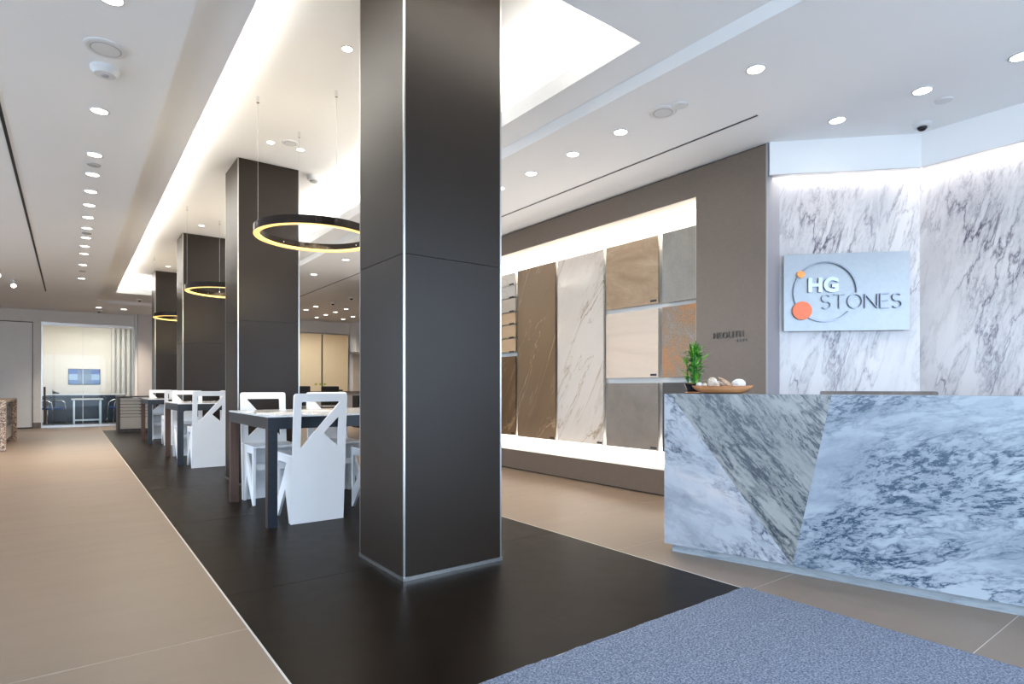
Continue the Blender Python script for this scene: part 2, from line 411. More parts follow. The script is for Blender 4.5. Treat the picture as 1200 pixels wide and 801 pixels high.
ysb = [3.08 - 1.83*2, 3.08-1.83, 3.08] + [3.08 + 1.83*k for k in range(1, 8)]
for xa, xb in ((BX0, 1.678), (1.678, BX1)): rows(ysb, xa, xb, 'black_slab', 'black_floor_slab', Y0, BYE)
rows([], BX0, BX1, 'beige_slab', 'beige_floor_slab', BYE, Y1)
# pale strips edging the black paving
MB().box(BX0-.006, BX0, Y0, BYE, -.012, .0006).build('edge_strip', 'grout', fl)
MB().box(BX1, BX1+.006, Y0, BYE, -.012, .0006).build('edge_strip', 'grout', fl)

pv = struct(MB().box(-60, 60, -60, 60, -.25, -.14).build('pavement_outside', plain('pavement', (.55, .54, .52), .9)))

# carpet mat: pile with slightly wavy edge, on a thin pale backing
mat_root = thing('entrance_mat', 'large blue-grey speckled carpet mat on the dark floor at lower right', 'mat', (0, 0, 0))
mb = MB(); nx, ny = 60, 80
MX0, MX1, MY0, MY1 = .62, 2.690, -1.3, 1.642
vs = []; fs = []
for j in range(ny+1):
    for i in range(nx+1):
        x = MX0 + (MX1-MX0)*i/nx; y = MY0 + (MY1-MY0)*j/ny
        if j == ny: y += random.uniform(-.004, .004)
        if i == nx: x += random.uniform(-.003, .003)
        vs.append((x, y, .009 + random.uniform(-.0006, .0006)))
for j in range(ny):
    for i in range(nx):
        a = j*(nx+1)+i; fs.append((a, a+1, a+nx+2, a+nx+1))
n0 = len(vs)
rim = [i for i in range(nx+1)] + [j*(nx+1)+nx for j in range(1, ny+1)] + [ny*(nx+1)+i for i in range(nx-1, -1, -1)] + [j*(nx+1) for j in range(ny-1, 0, -1)]
for k in rim: vs.append((vs[k][0], vs[k][1], .002))
for k in range(len(rim)):
    l = (k+1) % len(rim); fs.append((rim[k], n0+k, n0+l, rim[l]))
mb.add(vs, fs); mb.build('pile', 'carpet', mat_root)
MB().box(MX0, MX1+.004, MY0, MY1+.008, .0007, .003).build('backing', 'grout', mat_root)

# ------------------------------------------------------------------ ceiling
def ring(mb, A, za, B, zb):
    a = [(A[0],A[2],za),(A[1],A[2],za),(A[1],A[3],za),(A[0],A[3],za)]
    b = [(B[0],B[2],zb),(B[1],B[2],zb),(B[1],B[3],zb),(B[0],B[3],zb)]
    for i in range(4): mb.quad(a[i], a[(i+1)%4], b[(i+1)%4], b[i])
cl = MB()
R0 = (X0, X1, Y0, Y1)
R1 = (.505, 2.905, .98, 16.20); R2 = (.510, 2.875, .99, 16.15); R3 = (CX0, CX1, CY0, CY1)
RW = (CX0-.22, CX1+.22, CY0-.22, CY1+.22); RL = (CX0-.03, CX1+.03, CY0-.03, CY1+.03)
ring(cl, R0, ZO, R1, ZO); ring(cl, R1, ZO, R2, ZB); ring(cl, R2, ZB, R3, ZB)
ceiling = struct(cl.build('ceiling', 'ceil', fix=False))
up = MB(); ring(up, R3, ZB, R3, 3.10); ring(up, R3, 3.10, RL, 3.10); ring(up, RL, 3.10, RL, 3.03); ring(up, RL, 3.03, RW, 3.03); ring(up, RW, 3.03, RW, ZR)
up.build('cove_upstand', 'ceil_raised', ceiling, fix=False)
MB().quad((RW[0],RW[2],ZR),(RW[0],RW[3],ZR),(RW[1],RW[3],ZR),(RW[1],RW[2],ZR)).build('raised_ceiling', 'ceil_raised', ceiling, fix=False)
MB().box(X0-.1, X1+.1, Y0-.1, Y1+.1, 3.45, 3.5).build('roof_deck', 'ceil', ceiling)

# air slots in the ceiling
def slot(label, x, y0, y1):
    o = thing('air_slot', label, 'air slot', (x, (y0+y1)/2, ZO), group='linear air slots in the ceiling')
    h = (y1-y0)/2
    MB().box(-.011, .011, -h, h, -.003, .0).build('gap', 'slot', o)
    MB().box(-.018, -.011, -h, h, -.004, .0).build('edge_profile', 'plastic', o)
    MB().box(.011, .018, -h, h, -.004, .0).build('edge_profile', 'plastic', o)
slot('long black linear air slot in the ceiling over the beige walkway at left', -.385, 3.0, 14.93)
slot('long black linear air slot in the ceiling along the taupe display wall', 3.87, 2.27, 13.2)

# recessed downlights
_dl = {}
def downlight(label, x, y, z, r=.058, group=None, power=22.0, tilt=0):
    o = thing('recessed_downlight', label, 'downlight', (x, y, z), group=group)
    if r not in _dl:
        a = MB().lathe([(r*1.0, .0), (r*1.16, .0), (r*1.18, -.004), (r*1.0, -.006), (r*.94, -.001)], 24, cap=False).mesh('trim_ring', 'plastic', True)
        b = MB().lathe([(r*.96, -.001), (r*.96, -.0035), (.001, -.0035)], 24, cap=False).mesh('lamp_face', 'led', True)
        _dl[r] = (a, b)
    a, b = _dl[r]
    place('trim_ring', a, o); place('lamp_face', b, o)
    if power:
        k = ('spot', power)
        if k not in _dl:
            d = bpy.data.lights.new('downlight_beam', 'SPOT'); d.energy = power*0.58; d.color = WARM
            d.spot_size = math.radians(115); d.spot_blend = .8; d.shadow_soft_size = .05; _dl[k] = d
        l = bpy.data.objects.new('downlight_beam', _dl[k]); COL.objects.link(l); l.parent = o; l.location = (0, 0, -.012)
    return o
g = 'downlights in the row over the beige walkway'
for i, y in enumerate([3.507, 4.978, 5.937, 6.495, 7.072, 7.612, 8.171, 8.726, 9.285, 9.847, 10.415, 11.368, 12.798]):
    downlight(f'{ORD[i]} round recessed downlight from the camera in the row over the beige walkway', .163, y, ZO, .051, g, 24 if i < 9 else 150)
g = 'downlights between the cove and the display wall'
for i, y in enumerate([1.947, 3.036, 3.56, 4.105, 4.593, 8.545, 9.978]):
    downlight(f'{ORD[i]} round recessed downlight from the camera between the cove and the display wall', 3.305, y, ZO, .050, g, 22)
g = 'downlights in front of the marble wall'
for i, (y, s) in enumerate(((1.967, 'nearest the taupe wall'), (1.44, 'in the middle of three'), (.946, 'at the right edge of the picture'))):
    downlight(f'round recessed downlight in front of the marble wall, {s}', 4.405, y, ZO, .052, g, 16)
g = 'small downlights in the raised ceiling'
for x, y, s in ((1.55, 3.977, 'just left of the nearest column'), (1.548, 5.938, 'left one before the second column'), (1.833, 5.94, 'right one before the second column'), (1.535, 9.592, 'before the third column'), (1.534, 13.226, 'before the fourth column')):
    downlight(f'small downlight in the raised ceiling, {s}', x, y, ZR, .036, g, 10)
g = 'downlights over the far sitting area'
for s, x, y in (('left row, farther of two', 4.655, 14.633), ('left row, nearer of two', 4.655, 13.914), ('middle row, farthest of four', 5.385, 16.028), ('middle row, third of four', 5.385, 15.316), ('middle row, second of four', 5.385, 14.614), ('middle row, nearest of four', 5.385, 13.89), ('right row, farther of two', 6.115, 16.0), ('right row, nearer of two', 6.115, 15.28)):
    downlight('small downlight over the far sitting area, ' + s, x, y, ZO, .055, g, 60)
for x, y, s in ((.55, 17.2, 'left'), (1.05, 17.2, 'right')):
    downlight(f'round recessed downlight before the far glass room, {s} of two', x, y, ZO, .06, 'downlights before the glass room', 150)

# other round things in the ceiling
def disc(name, label, cat, x, y, z, r, prof, mat='plastic', parts=()):
    o = thing(name, label, cat, (x, y, z))
    MB().lathe([(r*a, -h) for a, h in prof], 28).build('body', mat, o, smooth=False)
    for nm, mt, pr in parts: MB().lathe([(r*a, -h) for a, h in pr], 24).build(nm, mt, o)
    return o
FLAT = [(1, 0), (1, .006), (.9, .010), (0.02, .010)]
SPK = (('grille', 'greyplastic', [(.72, .0095), (.72, .0115), (.02, .0115)]), ('inner_disc', 'plastic', [(.66, .011), (.66, .0125), (.02, .0125)]))
disc('ceiling_speaker', 'large round white ceiling speaker over the beige walkway nearest the camera', 'speaker', .162, 4.035, ZO, .105, FLAT, parts=SPK)
disc('smoke_detector', 'white domed smoke detector behind the speaker over the beige walkway', 'smoke detector', .168, 4.297, ZO, .075, [(1, 0), (1, .02), (.75, .042), (.02, .045)], parts=(('sensor', 'greyplastic', [(.3, .043), (.25, .05), (.02, .05)]),))
disc('ceiling_sensor', 'flat grey sensor plate between the second and third walkway downlights', 'sensor', .165, 6.21, ZO, .05, FLAT, 'greyplastic')
disc('ceiling_sensor', 'flat grey sensor plate far along the walkway downlights', 'sensor', .165, 9.02, ZO, .05, FLAT, 'greyplastic')
disc('ceiling_sensor', 'flat grey sensor plate near the end of the walkway downlights', 'sensor', .165, 12.0, ZO, .05, FLAT, 'greyplastic')
disc('ceiling_speaker', 'round white ceiling speaker in front of the display wall', 'speaker', 3.296, 2.634, ZO, .092, FLAT, parts=SPK)
disc('cover_plate', 'small blank white cover plate beside the round ceiling speaker', 'cover plate', 3.314, 2.504, ZO, .052, FLAT)
disc('cover_plate', 'small blank white cover plate above the marble wall', 'cover plate', 4.662, 1.401, ZO, .05, FLAT)
disc('ceiling_speaker', 'round speaker in the raised ceiling between two small downlights', 'speaker', 1.702, 5.834, ZR, .075, FLAT, parts=SPK)
disc('smoke_detector', 'white smoke detector hanging beside the second column', 'smoke detector', 2.183, 6.60, ZR, .075, [(1, 0), (1, .025), (.85, .05), (.02, .06)], parts=(('sensor', 'greyplastic', [(.6, .055), (.5, .068), (.02, .07)]),))
def dome_cam(label, x, y, z, r=.06):
    o = thing('security_camera', label, 'security camera', (x, y, z))
    MB().lathe([(r, 0), (r, -.02), (r*.8, -.03), (.002, -.03)], 24).build('base', 'plastic', o)
    MB().lathe([(r*.55, -.028), (r*.48, -.042), (r*.28, -.054), (.002, -.057)], 20).build('dome', 'lens', o, smooth=True)
dome_cam('white dome security camera in front of the marble wall', 4.95, 1.62, ZO)
dome_cam('white dome security camera under the raised ceiling right of the second column', 2.10, 7.7, ZR)
dome_cam('dark dome security camera before the glass room, nearer one', 1.25, 15.6, ZB)
dome_cam('dark dome security camera before the glass room, farther one', .58, 17.9, ZO)
dome_cam('dome security camera over the far sitting area, left one', 4.75, 13.05, ZO)
dome_cam('dome security camera over the far sitting area, right one', 4.78, 12.03, ZO)
for x, y, s in ((-.93, 12.6, 'nearer'), (-.80, 13.7, 'farther')):
    o = thing('track_spotlight', f'small silver ceiling spotlight at the far left, {s} one', 'spotlight', (x, y, ZO))
    MB().lathe([(.03, 0), (.03, -.03), (.012, -.035), (.012, -.07), (.002, -.07)], 16).build('mount', 'plastic', o)
    MB().tube([(0, .05, -.05), (0, -.05, -.11)], [.03, .045], 16).build('head', 'chrome', o, smooth=False)
    MB().tube([(0, -.0505, -.1105), (0, -.053, -.112)], .036, 16).build('lamp_face', 'led', o)

# ------------------------------------------------------------------ columns
def column(label, x0, x1, y0, y1, top):
    o = thing('clad_column', label, 'column', ((x0+x1)/2, (y0+y1)/2, 0))
    a, b = (x1-x0)/2, (y1-y0)/2
    t = .012; e = .011; zj = 1.695
    MB().box(-a+t, a-t, -b+t, b-t, .0, top).build('core', 'black', o)
    for z0, z1 in ((.022, zj-.0015), (zj+.0015, top-.004)):
        MB().box(-a+e, a-e, -b, -b+t, z0, z1).build('panel', 'column', o)
        MB().box(-a+e, a-e, b-t, b, z0, z1).build('panel', 'column', o)
        MB().box(-a, -a+t, -b+e, b-e, z0, z1).build('panel', 'column', o)
        MB().box(a-t, a, -b+e, b-e, z0, z1).build('panel', 'column', o)
    for sx in (-1, 1):
        for sy in (-1, 1):
            MB().box(min(sx*a, sx*(a-e+.001)), max(sx*a, sx*(a-e+.001)), min(sy*b, sy*(b-e+.001)), max(sy*b, sy*(b-e+.001)), .0, top-.003).build('corner_trim', 'alu', o)
    bt = MB()
    for (p, q, r, s_) in ((-a-.004, a+.004, -b-.004, -b+.006), (-a-.004, a+.004, b-.006, b+.004), (-a-.004, -a+.006, -b, b), (a-.006, a+.004, -b, b)): bt.box(p, q, r, s_, .0, .02)
    bt.build('base_trim', 'alu', o)
    return o
column('tall dark bronze clad column nearest the camera', 1.376, 2.0, 2.76, 3.335, ZR)
column('dark clad column second from the camera, behind the nearest table', 1.376, 2.0, 6.515, 7.11, ZR)
column('dark clad column third from the camera', 1.376, 2.0, 10.2, 10.80, ZR)
column('dark clad column farthest from the camera', 1.376, 2.0, 13.85, 14.45, ZR)

# ------------------------------------------------------------------ walls
WX = 4.363; WEND = 2.481; WFAR = 9.4
NY0, NY1, NZ0, NZ1 = 3.129, 8.6, .241, 2.662
NB = 4.625
wr = sroot('wall_right')
T = 4.75
q = MB()
q.box(WX, T, WEND, NY0, .012, ZO-.012)          # pier right of the niche
q.box(WX, T, NY1, WFAR, .012, ZO-.012)
q.box(WX, T, NY0, NY1, NZ1+.003, ZO-.012)       # over the niche
q.box(WX, T, NY0, NY1, .012, NZ0-.003)          # under the niche
q.build('taupe_cladding', 'taupe', wr)
MB().box(WX+.015, T, WEND+.01, WFAR-.01, 0, .012).build('shadow_gap', 'black', wr)
MB().box(WX+.012, T, WEND+.01, WFAR-.01, ZO-.012, ZO).build('shadow_gap', 'black', wr)
n_ = MB()
n_.box(NB, T, NY0, NY1, NZ0-.003, NZ1+.003)
n_.build('niche_back', 'niche', wr)
MB().box(WX+.002, NB, NY0, NY1, NZ1, NZ1+.003).build('niche_soffit', 'beige_lam', wr)
MB().box(WX+.002, NB, NY0, NY1, NZ0-.003, NZ0).build('niche_sill', 'niche', wr)
MB().box(WX+.002, NB, NY0-.001, NY0+.003, NZ0, NZ1).build('niche_reveal', 'niche', wr)
MB().box(WX-.003, WX+.008, WEND-.006, WEND+.003, .0, ZO-.01).build('corner_trim', 'greyplastic', wr)
area('niche_strip', (NB-.055, (NY0+NY1)/2, NZ1-.004), (0, 0, 0), .05, NY1-NY0-.05, 19, NEUT)
area('niche_strip', (NB-.055, (NY0+NY1)/2, NZ0+.004), (PI, 0, 0), .05, NY1-NY0-.05, 19, NEUT)

# sample slabs standing in the niche
PX = 4.555; PT = .02
def display_slab(label, y0, y1, z0, z1, mat, tagw=.075, name='display_slab'):
    o = thing(name, label, 'stone slab', (PX+PT/2, (y0+y1)/2, z0))
    h = (y1-y0)/2
    MB().box(-PT/2, PT/2, -h, h, 0, z1-z0).build('slab', mat, o)
    MB().box(PT/2, NB-PX-PT/2, -h+.06, -h+.10, .03, z1-z0-.03).build('hanging_rail', 'alu', o)
    MB().box(PT/2, NB-PX-PT/2, h-.10, h-.06, .03, z1-z0-.03).build('hanging_rail', 'alu', o)
    if tagw: MB().box(-PT/2-.003, -PT/2, -h+.018, -h+.018+tagw, .016, .036).build('name_tag', 'black', o)
    return o
PTOP, PBOT = 2.480, .383
display_slab('full-height brown stone slab with thin pale veins in the niche', 5.212, 5.937, PBOT, PTOP, 'sl_brown')
display_slab('full-height white marble slab with golden-brown veins in the niche', 4.430, 5.168, PBOT, PTOP, 'sl_white')
display_slab('square tan travertine slab, top of the fourth column in the niche', 3.700, 4.389, 1.822, PTOP, 'sl_trav')
display_slab('plain cream sandstone slab in the middle of the niche', 3.700, 4.389, 1.100, 1.772, 'sl_cream')
display_slab('grey-brown cement slab at the bottom beside the marble desk', 3.700, 4.389, .386, 1.046, 'sl_grey')
display_slab('grey concrete slab at the top right of the niche', 2.95+.19, 3.646, 1.812, PTOP, 'sl_conc', 0)
display_slab('rust-brown mottled slab behind the potted plant', 2.95+.19, 3.646, 1.098, 1.771, 'sl_rust', 0)
display_slab('dark brown slab at the bottom right, mostly behind the desk', 2.95+.19, 3.646, .386, 1.048, 'sl_dark', 0)
display_slab('dark brown veined slab below the small samples beside the nearest column', 5.985, 6.72, .390, 1.404, 'sl_brown2')
sz = [2.480, 2.319, 2.154, 1.973, 1.814, 1.636, 1.452]
for i, (a, b) in enumerate(zip(sz[:-1], sz[1:])):
    mt = ['sm_marble', 'sm_marble', 'sm_beige', 'sm_tan', 'sm_tan', 'sm_tan'][i]
    nm = ['white veined', 'white veined', 'greyish beige', 'tan', 'tan', 'tan'][i]
    o = thing('stone_sample', f'small {nm} stone sample, {ORD[i]} from the top of its column in the niche', 'stone sample', (PX, 6.36, b+.012), group='small stone samples in the niche')
    MB().box(0, .02, -.375, .36, 0, a-b-.016).build('slab', mt, o)
    MB().box(-.018, .05, -.385, .36, -.010, -.002).build('ledge', 'alu', o)
    MB().box(-.021, -.018, -.37, -.27, -.012, .006).build('name_tag', 'black', o)

# display wall lettering
def letters(text, size, parent, mat, depth, font_off=0.0, sx=1.0, space=1.0):
    """each character as its own mesh in the local x-z plane, front towards -y"""
    objs = []; x = 0
    for ch in text:
        cu = bpy.data.curves.new('letter', 'FONT'); cu.body = ch; cu.size = size; cu.extrude = depth/2; cu.offset = font_off
        tmp = bpy.data.objects.new('tmp', cu); COL.objects.link(tmp)
        bpy.context.view_layer.update()
        dg = bpy.context.evaluated_depsgraph_get()
        me = bpy.data.meshes.new_from_object(tmp.evaluated_get(dg)); me.name = 'letter'
        bpy.data.objects.remove(tmp)
        xs = [v.co.x for v in me.vertices]; lo, hi = min(xs), max(xs)
        for v in me.vertices:
            v.co = Vector((x + (v.co.x-lo)*sx, -depth/2 - v.co.z, v.co.y))
        me.flip_normals(); me.materials.clear(); me.materials.append(M[mat])
        objs.append(place('letter', me, parent)); x += (hi-lo)*sx + size*.12*space
    return x - size*.12*space
lt = thing('wall_lettering', 'small raised metal lettering on the taupe wall above the desk plant', 'lettering', (WX-.002, 2.950, 1.412), -PI/2)
wdn = letters('NEOLITH', .078, lt, 'letterdark', .010, -.0016, .74, 1.3)
lt.scale = (.274/wdn, 1, 1)
for k in range(4): MB().box(.19+.024*k, .19+.024*k+.017, -.006, 0, -.036, -.016).build('small_mark', 'letterdark', lt)

# reception corner: bulkhead, marble walls
DD = Vector((.702, -.712)); NN = Vector((-.712, -.702))
P1 = Vector((4.363, 2.470)); P2 = Vector((5.136, 1.687))
BZ = 2.665; OFF = .135
wm = sroot('wall_reception')
M1 = P1 - OFF*NN; L1 = (Vector((5.136+OFF, 0)) - M1).x/DD.x
C2 = M1 + DD*L1                                   # marble corner
S0 = (M1.y - WEND)/.712                            # where the marble meets the return
bk = MB()
def vbox(mb, a, b, th, n, z0, z1):
    a = Vector(a); b = Vector(b); n = Vector(n)
    mb.prism([tuple(a), tuple(b), tuple(b-n*th), tuple(a-n*th)], z0, z1, 'z')
vbox(bk, (WX+.012, WEND-.02), P2, .05, NN, BZ, ZO)
vbox(bk, P2, (P2.x, -1.8), .05, (-1, 0), BZ, ZO)
bk.build('bulkhead', 'ceil', wm)
MB().box(WX+.006, 4.7, WEND-.006, WEND-.001, 0, ZO).build('return_panel', plain('lilac_grey_panel', (.27, .265, .285), .4, var=.02), wm)
e_ = MB(); vbox(e_, (WX+.012, WEND-.02), P2, .055, NN, BZ-.006, BZ-.0005); vbox(e_, P2, (P2.x, -1.8), .055, (-1, 0), BZ-.006, BZ-.0005)
e_.build('bulkhead_edge', 'alu', wm)
# marble panels, each with its own local frame (x along the wall, z up)
a1 = math.atan2(DD.y, DD.x)
st = M1 + DD*(S0-.02)
MB().box(0, L1-S0+.02, 0, .03, 0, ZO).build('marble_panel', 'wall_marble', wm, (st.x, st.y, 0), a1)
MB().box(.0, C2.y+1.8, 0, .03, 0, ZO).build('marble_panel', 'wall_marble', wm, (C2.x, C2.y, 0), -PI/2)
m1 = M1 + DD*(L1/2) + NN*.05
area('wall_wash_strip', (m1.x, m1.y, 2.79), (0, 0, a1), L1-.1, .04, 2.0, NEUT)
area('wall_wash_strip', (C2.x-.05, (C2.y-1.8)/2, 2.79), (0, 0, 0), .04, C2.y+1.7, 8.5, NEUT)

# steel company plate with ring, discs and raised letters
SG = M1 + DD*.146 + NN*.03
sg = thing('company_sign', 'brushed steel company sign with orange discs on the marble wall', 'sign', (SG.x, SG.y, 1.447), a1)
SW, SH = .920, .608
MB().box(0, SW, -.012, 0, 0, SH).build('plate', 'steel', sg)
for cx, cz in ((.04, .04), (SW-.04, .04), (.04, SH-.04), (SW-.04, SH-.04)):
    MB().tube([(cx, .0, cz), (cx, .028, cz)], .012, 10).build('standoff', 'alu', sg)
def ribbon(path, wdt, y0, y1, closed=False):
    mb = MB(); n = len(path); L = []; R_ = []
    for i, p in enumerate(path):
        p = Vector(p); a = Vector(path[i-1]) if (i > 0 or closed) else p; b = Vector(path[(i+1) % n]) if (i < n-1 or closed) else p
        d = (b-a).normalized(); nn = Vector((-d.y, d.x))*wdt/2; L.append(p+nn); R_.append(p-nn)
    vs = []
    for l, r in zip(L, R_): vs += [(l.x, y0, l.y), (r.x, y0, r.y), (r.x, y1, r.y), (l.x, y1, l.y)]
    fs = []
    for i in range(n if closed else n-1):
        j = (i+1) % n
        for k in range(4): fs.append((i*4+k, i*4+(k+1) % 4, j*4+(k+1) % 4, j*4+k))
    if not closed: fs += [(0, 1, 2, 3), ((n-1)*4+3, (n-1)*4+2, (n-1)*4+1, (n-1)*4)]
    return mb.add(vs, fs)
rc = (.303, .305); rr = .232
def arc(a0, a1_, n=40): return [(rc[0]+rr*math.cos(math.radians(a0+(a1_-a0)*i/n)), rc[1]+rr*math.sin(math.radians(a0+(a1_-a0)*i/n))) for i in range(n+1)]
ribbon(arc(-2, 214, 60), .010, -.030, -.016).build('ring_arc', 'letter', sg)
ribbon(arc(236, 318, 24), .010, -.030, -.016).build('ring_arc', 'letter', sg)
def coin(cx, cz, r, mat):
    MB().tube([(cx, -.014, cz), (cx, -.034, cz)], r, 36).build('disc', mat, sg)
coin(.132, .160, .072, 'orange'); coin(.122, .445, .028, 'amber')
new_before = set(bpy.data.objects)
wd = letters('HG', .150, sg, 'steelmid', .016, .006, 1.0, .55)
for o in set(bpy.data.objects) - new_before:
    o.location = (.178, -.016, .308); o.scale = (.222/wd, 1, 1.0)
# thin letters drawn as single strokes
def A(cx, cz, rx, rz, a0, a1_, n=14): return [(cx+rx*math.cos(math.radians(a0+(a1_-a0)*i/n)), cz+rz*math.sin(math.radians(a0+(a1_-a0)*i/n))) for i in range(n+1)]
def S_(w_, h): return A(w_*.5, h*.74, w_*.46, h*.25, 35, 265, 16) + A(w_*.5, h*.255, w_*.48, h*.255, 85, -145, 16)
def stroke_word(x, z, h, mat, sw):
    W = {'S': .068, 'T': .080, 'O': .104, 'N': .088, 'E': .062}
    for ch in 'STONES':
        w_ = W[ch]
        P = {'S': [S_(w_, h)], 'T': [[(0, h), (w_, h)], [(w_/2, h), (w_/2, 0)]], 'O': [A(w_/2, h/2, w_/2, h/2, 0, 360, 32)],
             'N': [[(0, 0), (0, h)], [(0, h), (w_, 0)], [(w_, 0), (w_, h)]], 'E': [[(0, 0), (0, h)], [(0, h), (w_, h)], [(0, h*.52), (w_*.9, h*.52)], [(0, 0), (w_, 0)]]}[ch]
        mb = MB()
        for k, p_ in enumerate(P):
            r_ = ribbon([(x+a, z+b) for a, b in p_], sw, -.028-.0003*k, -.014); mb.add(r_.v, r_.f)
        mb.build('letter', mat, sg); x += w_ + .022
stroke_word(.277, .172, .110, 'letter', .0062)

# far walls ---------------------------------------------------------
YB = 18.6
wb = sroot('wall_back')
t_ = MB()
GX0, GX1, GZ = -.572, 1.36, 2.56
t_.box(X0, -1.62, YB, YB+.12, 0, ZO); t_.box(-1.62, GX0, YB, YB+.12, 2.62, ZO)
t_.box(-.725, GX0, YB, YB+.12, .14, 2.62); t_.box(GX0, GX1, YB, YB+.12, GZ+.07, ZO)
t_.build('wall_face', 'wallgrey', wb)
MB().box(-.725, GX0, YB-.01, YB+.12, 0, .14).build('skirting', 'greywood', wb)
MB().box(1.42, 3.6, 18.05, YB+.12, 0, ZO).build('pilaster', plain('pale_pink_paint', (.60, .54, .50), .6, var=.01), wb)
MB().box(GX1, 1.42, 18.3, YB+.12, 0, ZO).build('pilaster_return', 'wallgrey', wb)
d1 = sroot('door_1', (-1.17, YB+.03, 0))
MB().box(-.44, .43, 0, .04, .03, 2.60).build('door_leaf', 'doorgrey', d1)
MB().box(-.45, .445, .05, .08, 0, 2.62).build('shadow_gap', 'black', d1)
# glass room front
w1 = sroot('window_1', (0, YB, 0))
for a, b in ((GX0+.02, .262), (.268, GX1-.01)): MB().box(a, b, .05, .06, .06, GZ).build('pane', 'glass', w1)
MB().box(GX0, GX1, .03, .09, GZ, GZ+.07).build('head_rail', 'alu', w1)
MB().box(GX0, GX1, .03, .09, .0, .06).build('floor_rail', 'alu', w1)
MB().box(GX0, GX0+.02, .03, .09, .06, GZ).build('side_rail', 'alu', w1)
MB().box(.260, .270, .045, .065, .06, GZ).build('joint_strip', 'alu', w1)
MB().box(GX1-.03, GX1, .03, .09, .06, GZ).build('side_rail', 'alu', w1)
MB().tube([(GX0+.07, .02, .09), (GX0+.07, .02, 1.02)], .022, 10).build('pull_handle', 'walnut', w1)
# the room behind it
wg = sroot('wall_glass_room')
grp = plain('glass_room_paint', (.78, .73, .66), .7, var=.01)
MB().box(-2.2, 3.2, 21.6, 21.7, 0, 3.0).build('room_wall', grp, wg)
struct(MB().box(-2.3, -2.2, YB+.12, 21.7, 0, 3.0).build('wall_glass_room_left', grp)); struct(MB().box(3.2, 3.3, YB+.12, 21.7, 0, 3.0).build('wall_glass_room_right', grp))
struct(MB().box(-2.3, 3.3, YB+.12, 21.7, 3.0, 3.05).build('ceiling_glass_room', grp))
struct(MB().box(-2.3, 3.3, YB, 21.7, -.05, -.003).build('floor_glass_room', plain('blue_black_floor', (.06, .075, .09), .35, var=.1)))
for k in range(7):
    MB().tube([(1.05+.13*k, 21.5+.02*(k % 2), .02), (1.05+.13*k, 21.5+.02*(k % 2), 2.9)], .05, 10).build('curtain_fold', plain('sheer_curtain', (.70, .68, .66), .9, var=.02) if k == 0 else bpy.data.materials['sheer_curtain'], wg)
area('glass_room_ceiling_lamp', (.4, 20.0, 2.97), (0, 0, 0), 2.2, .5, 34, (1, .95, .88))
tv = thing('wall_screen', 'wall screen showing blue and grey bands behind the glass front', 'screen', (.343, 21.58, 1.325))
MB().box(-.385, .385, 0, .05, -.23, .23).build('frame', 'black', tv)
MB().box(-.37, .37, -.004, 0, -.215, .215).build('display', 'screen', tv)
sb = thing('sideboard', 'long dark blue sideboard with white top along the glass room', 'sideboard', (.38, 20.75, 0))
MB().box(-.95, .93, -.15, .30, .06, .79).build('body', 'navy', sb)
MB().box(-.97, .95, -.19, .30, .79, .825).build('top', 'white', sb)
MB().box(-.93, .91, -.12, .28, 0, .06).build('plinth', 'black', sb)
for k in range(4): MB().box(-.93+.465*k, -.93+.465*k+.45, -.165, -.15, .09, .77).build('door', 'navy', sb)
ph = thing('desk_telephone', 'small desk telephone on the white sideboard top in the glass room', 'telephone', (-.33, 20.7, .825))
MB().prism([(-.06, 0), (.09, 0), (.09, .03), (-.06, .09)], -.08, .08, 'y').build('base', 'black', ph)
MB().tube([(-.05, -.1, .10), (-.05, .1, .10)], .022, 8).build('handset', 'greyplastic', ph)
mt_ = thing('meeting_table', 'small white-topped table behind the glass front', 'table', (.377, 19.8, 0))
MB().box(-.35, .35, -.35, .35, .67, .70).build('table_top', 'white', mt_, bevel=.004)
for sx in (-.29, .29):
    MB().box(sx-.02, sx+.02, -.28, .28, .62, .67).build('bearer', 'alu', mt_)
    for sy in (-.28, .28): MB().box(sx-.02, sx+.02, sy-.02, sy+.02, 0, .62).build('leg', 'alu', mt_)
MB().box(-.29, .29, -.03, .03, .10, .14).build('stretcher', 'alu', mt_)
def tube_chair(label, x, y, rz):
    o = thing('tubular_chair', label, 'chair', (x, y, 0), rz, 'chrome tube chairs in the glass room')
    for sx in (-.22, .22):
        pts = [(sx, .22, .66), (sx, -.12, .66), (sx, -.22, .60), (sx, -.25, .45), (sx, -.27, .01)]
        MB().tube(pts, .014, 8).build('front_frame', 'chrome', o, smooth=True)
        MB().tube([(sx, .22, .66), (sx, .25, .30), (sx, .27, .01)], .014, 8).build('rear_leg', 'chrome', o, smooth=True)
    MB().box(-.22, .22, -.22, .22, .42, .48).build('seat', 'bluefab', o, bevel=.015)
    MB().box(-.22, .22, .20, .25, .50, .78).build('backrest', 'black', o, bevel=.015)
tube_chair('blue chair with chrome tube frame left of the white table behind glass', -.42, 19.7, .9)
tube_chair('blue chair with chrome tube frame right of the white table behind glass', 1.15, 19.85, -1.3)

